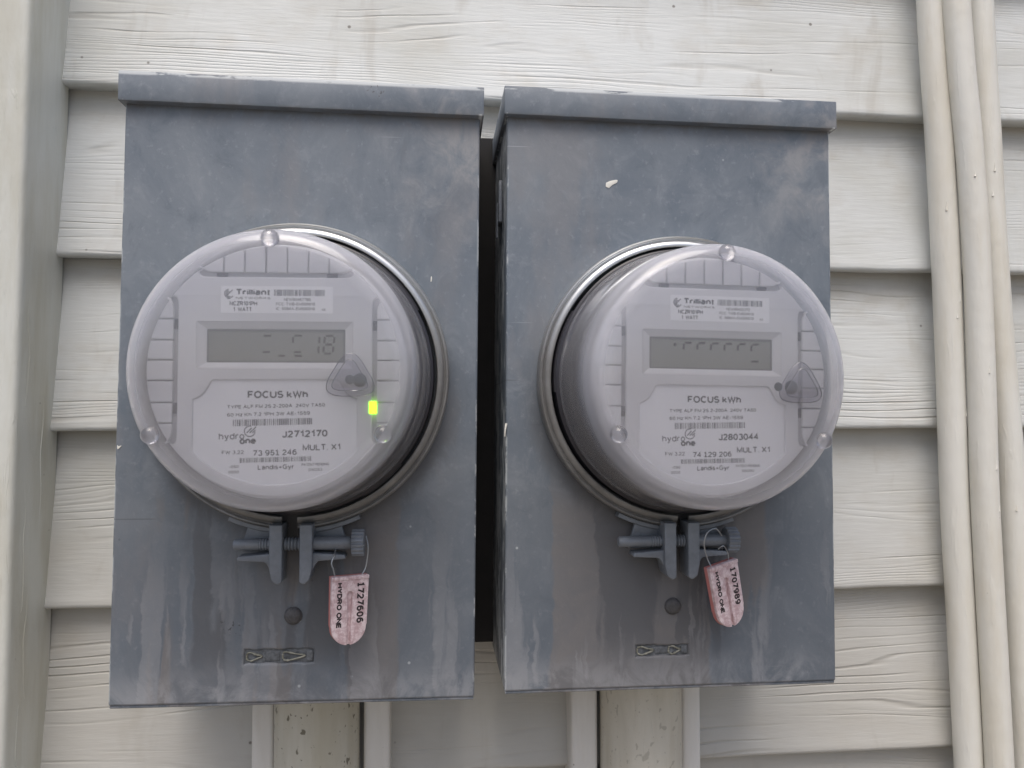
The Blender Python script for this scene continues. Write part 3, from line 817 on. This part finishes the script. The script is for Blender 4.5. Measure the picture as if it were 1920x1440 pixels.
# ------------------------------------------------------------------ sealing rings with their clamps
def sealing_ring(label, cx, cz, gap_deg, gap_half, clamp):
    t = thing('sealing_ring', label, 'ring', (cx, -110, cz), group='steel sealing rings holding the meters')
    a0 = R(gap_deg+gap_half); a1 = R(gap_deg-gap_half)+2*math.pi
    mb = MB()
    prof = [(87.7, 0.4), (89.4, 0.4), (89.9, 2.0), (89.9, 10.6), (89.6, 12.0), (88.8, 12.7), (88.0, 12.5), (87.5, 11.7), (86.9, 11.5), (86.4, 12.4), (85.5, 13.3), (83.8, 13.9), (82.8, 13.6), (82.4, 12.4), (82.8, 11.4), (84.1, 11.0), (85.9, 10.0), (87.4, 8.6)]
    mb.lathe(prof, 150, a0, a1, closed=True)
    link('band', mb.mesh('band', 40), MST, t)
    # raised collar pressed out of the box front, under the band
    px, pz, gp, sl, sr = clamp           # clamp centre, gap between the plates, ends of the screw
    def lug(s):
        q = s*gp/2
        e = s*(gp/2+7.2)
        mb = MB()
        def P(pts): return [(px+a, pz+b) for a, b in pts]
        # upright plate
        mb.plate(P(round_poly([(q, 2.5), (e, 2.5), (e, -22), (e-s*1.4, -29), (q+s*2.5, -31.6), (q, -30)], [0, 0, 3, 3, 2.4, 2.0], 4)), 4, 21, bev=0.8)
        # arm and its foot
        mb.plate(P(round_poly([(e-s*1, -14.0), (e+s*17.5, -15.4), (e+s*18.6, -16.8), (e+s*18.0, -18.0), (e+s*2.5, -18.8), (e-s*1, -25)], [0, 0.6, 0.6, 0.6, 3, 0], 4)), 7, 18, bev=0.6)
        # web behind the screw
        mb.plate(P(round_poly([(e-s*1, 1.5), (e+s*13.5, 4.2), (e+s*19.5, -14.5), (e-s*1, -14.6)], [0, 1.5, 1.5, 0], 3)), 4.5, 7.5, bev=0.5)
        # strap that follows the band
        aa = math.degrees(math.atan2(pz, px+q)); span = 21
        if s < 0:
            b0, b1 = aa-span, aa
        else:
            b0, b1 = aa, aa+span
        mb.lathe([(90.1, 2.0), (92.6, 2.0), (93.0, 3.0), (93.0, 8.6), (92.6, 9.2), (90.4, 9.2), (90.1, 8.6)], 20, R(b0), R(b1), closed=True)
        return mb.mesh('clamp_lug', 40)
    link('clamp_lug', lug(-1), M_clamp, t)
    link('clamp_lug', lug(1), M_clamp, t)
    # screw: along X
    RX = Matrix.Translation((px, -14.0, pz-9.2)) @ Matrix.Rotation(R(90), 4, 'Z')
    # (lathe axis -Y turns to +X)
    mb = MB()
    e = gp/2+7.2
    prof = [(0.001, -sl), (2.6, -sl), (3.2, -sl+0.8), (3.3, -sl+6), (3.4, -e-7.0)]
    for k in range(4):
        h0 = -e-6.5+k*1.6
        prof += [(3.0, h0), (3.5, h0+0.5), (3.5, h0+0.9), (3.0, h0+1.4)]
    prof += [(3.3, -e), (3.3, -gp/2-0.5)]
    n = max(3, int(gp/1.6))
    for k in range(n):
        h0 = -gp/2+gp*k/n
        d = gp/n
        prof += [(3.0, h0), (4.0, h0+d*0.4), (4.0, h0+d*0.6), (3.0, h0+d)]
    prof += [(3.3, gp/2+0.5), (3.9, e), (3.9, sr-1.0), (3.4, sr), (0.001, sr)]
    mb.lathe(prof, 24, M=RX)
    sc = link('screw', mb.mesh('screw', 40), M_clamp, t)
    mb = MB()
    kp = []
    for k in range(80):
        a = 2*math.pi*k/80
        r = 7.0+(0.75 if (k % 5) in (0, 1, 2) else 0.0)
        kp.append((r*math.cos(a), r*math.sin(a)))
    KX = RX @ Matrix.Translation((0, -sr, 0))
    mb.plate(kp, -0.5, 6.6, bev=0.5, bres=1, M=KX)
    link('thumb_knob', mb.mesh('thumb_knob', 30), M_clamp, sc)
    return t
RLX, RLZ = -81.0, 23.4
RRX, RRZ = 152.6, 20.8
sealing_ring('shiny steel sealing ring and clamp around the base of the left meter', RLX, RLZ, -91.6, 3.0, (-0.2, -88.6, 9.6, 33.0, 34.2))
sealing_ring('shiny steel sealing ring and clamp around the base of the right meter', RRX, RRZ, -91.0, 2.4, (-4.6, -88.4, 7.2, 37.5, 29.6))

# ------------------------------------------------------------------ the meters
FR = 66.0
SX, TZ = 51.5, 50.4
SLOT = 1.25
def notch(side):
    """edge of the main panel along one vent group, in a frame where the group lies at +u"""
def main_outline():
    pts = []
    def slot_edge(d, sgn):
        # line at distance d-SLOT; ends flare outwards to the rim; returned in (along, out)
        uu = d-SLOT
        c = math.sqrt(FR**2-uu**2)
        k = 3.4
        ce = math.sqrt(FR**2-(uu+k)**2)
        out = []
        for i in range(7):
            q = i/6
            p0 = Vector((c-9.0, uu)); p1 = Vector((c-3.2, uu)); p2 = Vector((ce, uu+k))
            out.append(tuple(p0*(1-q)**2+p1*2*q*(1-q)+p2*q*q))
        return out
    t = slot_edge(TZ, 1)
    s = slot_edge(SX, 1)
    # right group, from bottom to top
    right = [(o, -a) for a, o in s[::-1]]+[(o, a) for a, o in s]
    top = [(a, o) for a, o in t[::-1]]+[(-a, o) for a, o in t]
    left = [(-o, a) for a, o in s[::-1]]+[(-o, -a) for a, o in s]
    def ang(p): return math.degrees(math.atan2(p[1], p[0]))
    pts = right[:]
    pts += arc(0, 0, FR, ang(right[-1]), ang(top[0]), 5)[1:-1]
    pts += top
    pts += arc(0, 0, FR, ang(top[-1]), ang(left[0]), 5)[1:-1]
    pts += left
    a0 = ang(left[-1]); a1 = ang(right[0])
    pts += arc(0, 0, FR, a0 if a0 < 0 else a0-360, a1, 40)[1:-1]
    return pts
def nameplate_outline(g=0.0):
    pts = [(-31.5, -5.0-g), (31.5, -5.0-g)]
    pts += [(33.2+0-g*0.3, -5.9-g), (34.6, -8.6-g), (36.6, -12.0-g), (39.2, -14.2-g), (42.3-g, -15.3-g)]
    r = 60.0-g
    x = 42.3-g
    a = math.degrees(math.acos(x/r))
    pts += arc(0, 0, r, -a, -180+a, 24)
    pts += [(-p[0], p[1]) for p in [(33.2-g*0.3, -5.9-g), (34.6, -8.6-g), (36.6, -12.0-g), (39.2, -14.2-g), (42.3-g, -15.3-g)][::-1]]
    return pts
def group_pieces(d, cuts, lim):
    """vent panels of one group as outlines in (along, out)"""
    uu = d+SLOT
    c = math.sqrt(FR**2-uu**2)
    edges = [-lim]+cuts+[lim]
    res = []
    for a, b in zip(edges[:-1], edges[1:]):
        a_, b_ = a+0.4, b-0.4
        low = []
        n = 8
        def zl(x):
            over = max(0.0, abs(x)-(c-8.0))
            return uu+over*over*0.07
        poly = []
        for i in range(n+1):
            x = a_+(b_-a_)*i/n
            poly.append((x, zl(x)))
        up = []
        for i in range(n+1):
            x = b_+(a_-b_)*i/n
            zt = math.sqrt(max(FR**2-x*x, 0))
            up.append((x, max(zt, zl(x)+0.05)))
        res.append(poly+up)
    return res

HF = 57.0          # height of the face above the box front
def meter(side, label, cx, cz, rot, sticker_c, serial, code, slots_led):
    t = thing('electric_meter', label, 'electric meter', (cx, -110, cz), rot, 'round electric meters under clear covers')
    L = side == 'L'
    rn = random.Random(3 if L else 5)
    # dark base behind the ring
    mb = MB()
    mb.lathe([(81.0, 0.6), (81.0, 14.2), (80.2, 14.8), (78.8, 15.0), (77.2, 15.0), (77.2, 9.5), (69.0, 9.5), (69.0, 16.0), (0.001, 16.0)], 120)
    link('base', mb.mesh('base', 40), M_base, t)
    for a in ((28, 62), (150, 186), (-60, -40)):
        mb = MB().lathe([(81.1, 7), (81.9, 7), (81.9, 13.9), (81.1, 13.9)], 14, R(a[0]), R(a[1]), closed=True)
        link('lock_tab', mb.mesh('lock_tab', 40), M_black, t)
    # housing behind the face
    mb = MB()
    mb.lathe([(60.0, 33.5), (67.6, 33.5), (68.6, 36), (69.0, 44.0), (68.6, 48.0), (67.4, 51.0), (66.4, 53.0), (65.6, 53.3), (64.0, 53.4), (0.001, 53.4)], 128)
    link('face_rim', mb.mesh('face_rim', 40), M_face, t)
    mb = MB().lathe([(64.8, 15.5), (65.0, 33.2), (50.0, 33.3)], 128)
    link('housing', mb.mesh('housing', 40), M_skirt, t)
    for a in (170, 186, 8, -8, 220, -40, 150, 30):
        Mx = Matrix.Rotation(-R(a), 4, 'Y') @ Matrix.Translation((65.2, 0, 0))
        mb = MB().box(-1.0, 0.5, -38, -20, -3.2, 3.2, 0.3, 1, M=Mx)
        link('housing_slot', mb.mesh('housing_slot'), M_slot, t)
    # face panel with openings for the display and the nameplate
    bez_o = [(-40.6, 1.2), (39.8, 1.2), (39.8, 25.4), (-40.6, 25.4)]
    mb = MB()
    mb.plate(main_outline(), 53.6, HF, [bez_o, nameplate_outline()], bev=0.7, bres=3)
    face = link('face_panel', mb.mesh('face_panel', 30), M_face, t)
    # floor of the slots
    mb = MB().lathe([(65.9, 53.5), (65.8, 55.1), (46.0, 55.1), (45.9, 53.5)], 96)
    link('slot_floor', mb.mesh('slot_floor', 0), M_groove, t)
    # vent panels
    cuts_t = [-27.3, -16.5, -5.5, 5.5, 16.5, 27.3]
    cuts_s = [-27.7, -17.0, -5.5, 5.3, 15.8, 26.9]
    ct = math.sqrt(FR**2-(TZ+SLOT)**2)-1.0; cs = math.sqrt(FR**2-(SX+SLOT)**2)-1.0
    def put(poly, f):
        mb = MB().plate([f(p) for p in poly], 54.4, HF-0.15, bev=0.45, bres=2)
        link('vent_panel', mb.mesh('vent_panel', 40), M_face, t)
    for poly in group_pieces(TZ, cuts_t, ct): put(poly, lambda p: (p[0], p[1]))
    for poly in group_pieces(SX, cuts_s, cs): put(poly, lambda p: (-p[1], p[0]))
    for poly in group_pieces(SX, cuts_s, cs): put(poly, lambda p: (p[1], p[0]))
    for (x0, x1, z0, z1) in ((-31.2, -25.6, TZ-1.1, TZ+1.1), (26.2, 31.8, TZ-1.1, TZ+1.1), (-SX-1.1, -SX+1.1, 21.8, 27.0), (-SX-1.1, -SX+1.1, -22.6, -17.0), (SX-1.1, SX+1.1, 21.4, 26.4)):
        mb = MB().box(x0, x1, -55.9, -55.0, z0, z1, 0.15, 1)
        link('slot_hole', mb.mesh('slot_hole'), M_slot, t)
    # display
    d = link('display', MB().box(-37.5, 37.0, -54.2, -53.6, 3.0, 23.0).mesh('display', 0), M_lcd, t)
    mb = MB()
    inn = [(-36.2, 4.2), (35.8, 4.2), (35.8, 21.9), (-36.2, 21.9)]
    vs = [(x, -HF+0.15, z) for x, z in bez_o]+[(x, -54.5, z) for x, z in inn]+[(x, -54.1, z) for x, z in inn]
    mb.add(vs, [(i, (i+1) % 4, 4+(i+1) % 4, 4+i) for i in range(4)]+[(4+i, 4+(i+1) % 4, 8+(i+1) % 4, 8+i) for i in range(4)])
    link('display_bezel', mb.mesh('display_bezel', 0), M_face, d)
    mb = MB()
    inn2 = [(-35.0, 5.2), (34.6, 5.2), (34.6, 20.4), (-35.0, 20.4)]
    vs = [(x, -54.28, z) for x, z in inn]+[(x, -54.28, z) for x, z in inn2]
    mb.add(vs, [(i, (i+1) % 4, 4+(i+1) % 4, 4+i) for i in range(4)])
    link('display_mask', mb.mesh('display_mask', 0), simple('lcd_mask', (0.12, 0.12, 0.125), 0.5), d)
    mb = MB()
    h = 54.32
    if L:
        def q(u, v): return (-36.0+u*0.2770, 21.9-v*0.281)
        segs = [((105, 12.5), (119, 12.5)), ((103, 43), (117, 43)), ((133, 50), (145, 50)), ((163, 12), (177, 12)), ((160.5, 14), (159.5, 26)),
                ((162, 43), (175, 43)), ((163, 50), (177, 50)),
                ((210, 14), (209.5, 26)), ((208.5, 32), (208, 45)),
                ((222, 12), (236, 12)), ((220, 14), (219, 26)), ((238.5, 14), (237.5, 26)), ((221, 28.5), (234, 28.5)), ((218.5, 32), (217.5, 43)), ((236.5, 32), (235.5, 43)), ((219, 46), (232, 46))]
        wd = 1.15
    else:
        def q(u, v): return (-36.2+u*0.3077, 21.9-v*0.295)
        segs = [((46, 12), (50, 15)), ((50, 12), (46, 17))]
        for k in range(6):
            u = 65+k*25.9
            segs += [((u+2, 10.5), (u+14, 10.0)), ((u, 12), (u-1, 23))]
        segs += [((194, 43), (208, 43))]
        wd = 1.25
    for a, b in segs:
        stroke_into(mb, [q(*a), q(*b)], wd, h)
    link('digit_segment', mb.mesh('digit_segment', 0), M_seg, d)
    # nameplate
    npl = link('nameplate', MB().plate(nameplate_outline(-0.3), 53.4, 55.6).mesh('nameplate', 30), M_plate, t)
    h = 55.66
    T = R(1.3)
    mb = MB()
    text_into(mb, 'FOCUS kWh', -14.5, 16.7, -14.6, 3.9, h, 0.022, R(0.4))
    text_into(mb, 'TYPE ALF FM 2S 2-200A  240V TA50', -25.0, 25.6, -19.7, 1.9, h, 0.012, T)
    text_into(mb, '60 Hz Kh 7.2 1PH 3W AE-1559', -25.0, 17.8, -23.9, 1.9, h, 0.012, T)
    text_into(mb, serial, 3.4, 27.1, -35.2, 3.7, h, 0.022, T)
    text_into(mb, 'MULT. X1', 14.2, 34.0, -42.1, 3.3, h, 0.012, T)
    text_into(mb, 'FW 3.22', -27.4, -16.1, -44.0, 2.0, h, 0.006, T)
    text_into(mb, code.replace('1', '!'), -11.5, 11.2, -44.7, 3.0, h, 0.012, T)
    text_into(mb, 'Landis+Gyr', -8.9, 9.9, -52.0, 2.6, h, 0.010, T)
    text_into(mb, 'one', -18.4, -9.9, -38.7, 3.6, h, 0.04, T)
    link('lettering', mb.mesh('lettering', 0), M_ink, npl)
    mb = MB()
    text_into(mb, 'hydro', -29.1, -15.9, -36.3, 3.6, h, 0.0, T)
    stroke_into(mb, arc(-13.2, -32.0, 2.75, 75, 352, 26), 0.55, h)
    stroke_into(mb, [(-14.8, -32.9), (-12.2, -30.2)], 0.62, h)
    stroke_into(mb, [(-13.3, -32.9), (-9.9, -29.6)], 0.62, h)
    stroke_into(mb, [(-12.0, -32.9), (-10.2, -31.4)], 0.62, h)
    link('logo', mb.mesh('logo', 0), M_greyink, npl)
    mb = MB()
    text_into(mb, 'PATENT PENDING', 13.7, 28.0, -50.2, 1.5, h, 0.006, T)
    text_into(mb, 'D50263', 17.4, 24.4, -52.9, 1.4, h, 0.006, T)
    link('fine_print', mb.mesh('fine_print', 0), M_greyink, npl)
    mb = MB()
    text_into(mb, '-050', -23.6, -18.6, -51.2, 1.5, h, 0.006, T)
    text_into(mb, '0000', -24.0, -18.6, -54.0, 1.5, h, 0.006, T)
    link('fine_print', mb.mesh('fine_print', 0), M_greyink, npl)
    mb = MB()
    barcode_into(mb, -21.9, 19.3, -28.9, -25.5, h, rn, 14, T)
    barcode_into(mb, -18.2, 18.9, -48.1, -45.6, h, rn, 15, T)
    link('barcode', mb.mesh('barcode', 0), M_greyink, npl)
    # paper sticker
    sx, sz = sticker_c
    st = link('sticker', MB().plate(round_poly([(sx-29, sz-7.1), (sx+29, sz-7.1), (sx+29, sz+7.1), (sx-29, sz+7.1)], 0.6, 3), HF-0.02, HF+0.12).mesh('sticker', 30), M_sticker, t)
    h = HF+0.17
    mb = MB()
    text_into(mb, 'Trilliant', sx-21.4, sx-3.4, sz+2.2, 3.4, h, 0.045)
    text_into(mb, 'NCZR101PH', sx-24.5, sx-10.2, sz-3.3, 2.3, h, 0.02)
    text_into(mb, '1  WATT', sx-22.7, sx-12.9, sz-6.4, 2.3, h, 0.015)
    link('lettering', mb.mesh('lettering', 0), M_ink, st)
    mb = MB()
    text_into(mb, 'NETWORKS', sx-21.2, sx-3.4, sz+0.1, 1.2, h, 0.02)
    text_into(mb, 'NEW90467786' if L else 'NEW90402372', sx+3.5, sx+17.5, sz-0.7, 1.6, h, 0.006)
    text_into(mb, 'FCC: TWB-EM500010', sx-0.5, sx+19.7, sz-3.1, 1.6, h, 0.006)
    text_into(mb, 'IC: 5984A-EM500010', sx-0.5, sx+19.7, sz-5.6, 1.6, h, 0.006)
    text_into(mb, '-05', sx+22.8, sx+25.3, sz-5.8, 1.2, h, 0.006)
    for (r, a0, a1) in ((2.3, 95, 330), (1.6, 100, 300), (0.9, 60, 250)):
        stroke_into(mb, arc(sx-24.8, sz+3.0, r, a0, a1, 14), 0.5, h)
    stroke_into(mb, [(sx-26.6, sz+1.3), (sx-23.0, sz+5.0)], 0.5, h)
    stroke_into(mb, [(sx-25.8, sz+0.6), (sx-24.2, sz+0.6)], 0.9, h)
    link('fine_print', mb.mesh('fine_print', 0), M_greyink, st)
    mb = MB()
    barcode_into(mb, sx-1.6, sx+25.0, sz+2.0, sz+5.3, h, rn, 13)
    link('barcode', mb.mesh('barcode', 0), M_ink, st)
    # optical ports, pulse light
    for (x, z, r) in (((38.6, -4.8, 2.5), (43.9, -5.1, 3.6)) if L else ((38.2, -4.9, 2.5), (46.0, -5.1, 3.9))):
        link('optical_port', MB().lathe([(r, HF-1.0), (r, HF+0.06), (r-0.2, HF+0.12), (0.001, HF+0.12)], 28, M=Matrix.Translation((x, 0, z))).mesh('optical_port', 40), M_port, t)
    if L:
        link('indicator_light', MB().box(48.8, 52.6, -57.6, -55.0, -23.0, -16.3, 0.4, 2).mesh('indicator_light'), MLED, t)
    else:
        link('slot_hole', MB().box(SX-1.1, SX+1.1, -55.9, -55.0, -22.2, -16.8, 0.15, 1).mesh('slot_hole'), M_slot, t)
    # clear cover: outer and inner skin of one moulded shell
    ou = [(78.9, 13.2), (79.2, 14.2), (79.2, 18.0), (78.8, 19.0), (77.6, 20.0), (77.0, 21.6), (75.4, 40.0), (74.3, 54.0), (73.6, 61.0), (73.0, 64.6), (72.0, 67.4), (70.4, 69.6), (68.2, 71.2), (65.4, 72.3), (61.0, 73.0), (45.0, 73.8), (22.0, 74.2), (0.001, 74.3)]
    inn = []
    for i in range(len(ou)):
        p, q = Vector(ou[max(i-1, 0)]), Vector(ou[min(i+1, len(ou)-1)])
        d = (q-p).normalized()
        inn.append((max(ou[i][0]-abs(d.y)*1.4, 0.001), ou[i][1]-abs(d.x)*1.4))
    inn[0] = (77.5, 13.2)
    inn = inn[::-1]
    prof = ou+inn
    mb = MB().lathe(prof, 160, closed=True)
    cov = link('cover', mb.mesh('cover', 50, weld=True), MCOV, t)
    # three clear bumps near the rim
    br = 0.0 if L else 1.2
    for a in (90, 210, 330):
        x, z = 66.6*math.cos(R(a-br)), 66.6*math.sin(R(a-br))
        dome = [(4.7*math.cos(R(q)), 71.9+4.5*math.sin(R(q))) for q in range(-60, 91, 12)]
        dome[-1] = (0.001, dome[-1][1]); dome[0] = (0.001, 71.9+4.5*math.sin(R(-60)))
        link('bump', MB().lathe(dome, 32, M=Matrix.Translation((x, 0, z))).mesh('bump', 60), MBMP, cov)
    # three-cornered reset button moulded on the cover
    bx, bz = (41.4 if L else 42.4), -5.2
    tri = round_poly([(bx-16.8, bz-9.0), (bx+16.8, bz-9.0), (bx, bz+18.6)], 7.6, 10)
    tri2 = round_poly([(bx-11.6, bz-6.2), (bx+11.6, bz-6.2), (bx, bz+12.9)], 4.2, 10)
    mb = MB().plate(tri, 73.4, 75.4, bev=0.8, bres=3)
    mb.plate(tri2, 75.3, 77.2, bev=0.8, bres=3)
    link('reset_button', mb.mesh('reset_button', 40), MCLR, cov)
    return t
meter('L', 'round electric meter on the left box with a lit green pulse light', RLX, RLZ, (0, R(0.0), R(-2.2)), (0.5, 37.3), 'J2712170', '73 951 246', True)
meter('R', 'round electric meter on the right box with no light showing', RRX, RRZ, (0, R(0.8), R(2.1)), (3.8, 38.0), 'J2803044', '74 129 206', False)

# ------------------------------------------------------------------ red utility seals
def seal(label, x, y, z, tilt, turn, number, wires):
    t = thing('security_seal', label, 'seal', (x, y, z), (0, tilt, turn), 'faded red seals hanging from the clamps')
    wt, wb, hgt = 11.0, 9.9, 38.0
    out = [(-wt, 0), (wt, 0), (wb+0.6, -27)]+arc(0, -28.2, wb+0.2, 0, -180, 14)+[(-wb-0.6, -27)]
    sl = [(-1.7, -10.6)]+arc(0, -9.2, 1.7, 180, 0, 8)+[(1.7, -10.6), (1.0, -37.8), (-1.0, -37.8)]
    mb = MB()
    # the groove runs out through the rounded end
    out2 = [(-wt, 0), (wt, 0), (wb+0.6, -27)]+arc(0, -28.2, wb+0.2, 0, -84, 8)+[(1.0, -30.0), (1.5, -10.5)]+arc(0, -9.6, 1.5, 0, 180, 8)+[(-1.5, -10.5), (-1.0, -30.0)]+arc(0, -28.2, wb+0.2, -96, -180, 8)+[(-wb-0.6, -27)]
    mb.plate(out2, 2.6, 5.4, bev=0.4, bres=2)
    mb.plate(out, 0, 3.4, bev=0.4, bres=2)
    mb.box(-wt, wt, -6.0, 0, -1.6, 0.6, 0.4, 2)
    link('body', mb.mesh('body', 35), MSEAL, t)
    mb = MB()
    M1 = Matrix.Translation((-7.7, 0, -2.8)) @ Matrix.Rotation(R(90), 4, 'Y')
    text_into(mb, 'HYDRO ONE', 0, 25.5, 0, 3.0, 5.46, 0.05, M=M1)
    M2 = Matrix.Translation((4.1, 0, -3.2)) @ Matrix.Rotation(R(90), 4, 'Y')
    text_into(mb, number.replace('1', '!'), 0, 23.2, 0, 4.2, 5.46, 0.03, M=M2, gap=0.3)
    link('lettering', mb.mesh('lettering', 0), M_tagink, t)
    for pts in wires:
        mb = MB().tube(pts, 0.42, 8, 6)
        link('wire', mb.mesh('wire'), M_wire, t)
    return t
seal('faded red plastic seal hanging straight on wires from the left clamp', -49.6, -127.0, -92.6, R(1.5), R(25), '1727606',
     [[(-8.2, -2.5, -0.5), (-9.4, -2.5, 4.5), (-10.4, -2.0, 8.0), (-8.6, -1.0, 12.2), (-6.2, 4, 15)], [(7.2, -2.5, -0.5), (9.6, -2.5, 3.8), (10.6, -2.4, 9.0), (11.0, -2.2, 16.0), (10.2, -0.5, 22.0)]])
seal('faded red plastic seal hanging tilted right under the clamp of the right meter', 171.0, -127.0, -90.2, R(-11.0), R(20), '1707989',
     [[(-7.0, -2.5, -0.5), (-8.0, -1.0, 6.0), (-9.5, -2.5, 15.0), (-6.0, -3.0, 21.0), (0.5, -3.0, 21.6), (5.0, -2.0, 16.0)], [(6.5, -2.5, -0.5), (6.8, -2.5, 5.0), (5.0, -2.0, 9.5), (2.0, 0.0, 8.0)]])
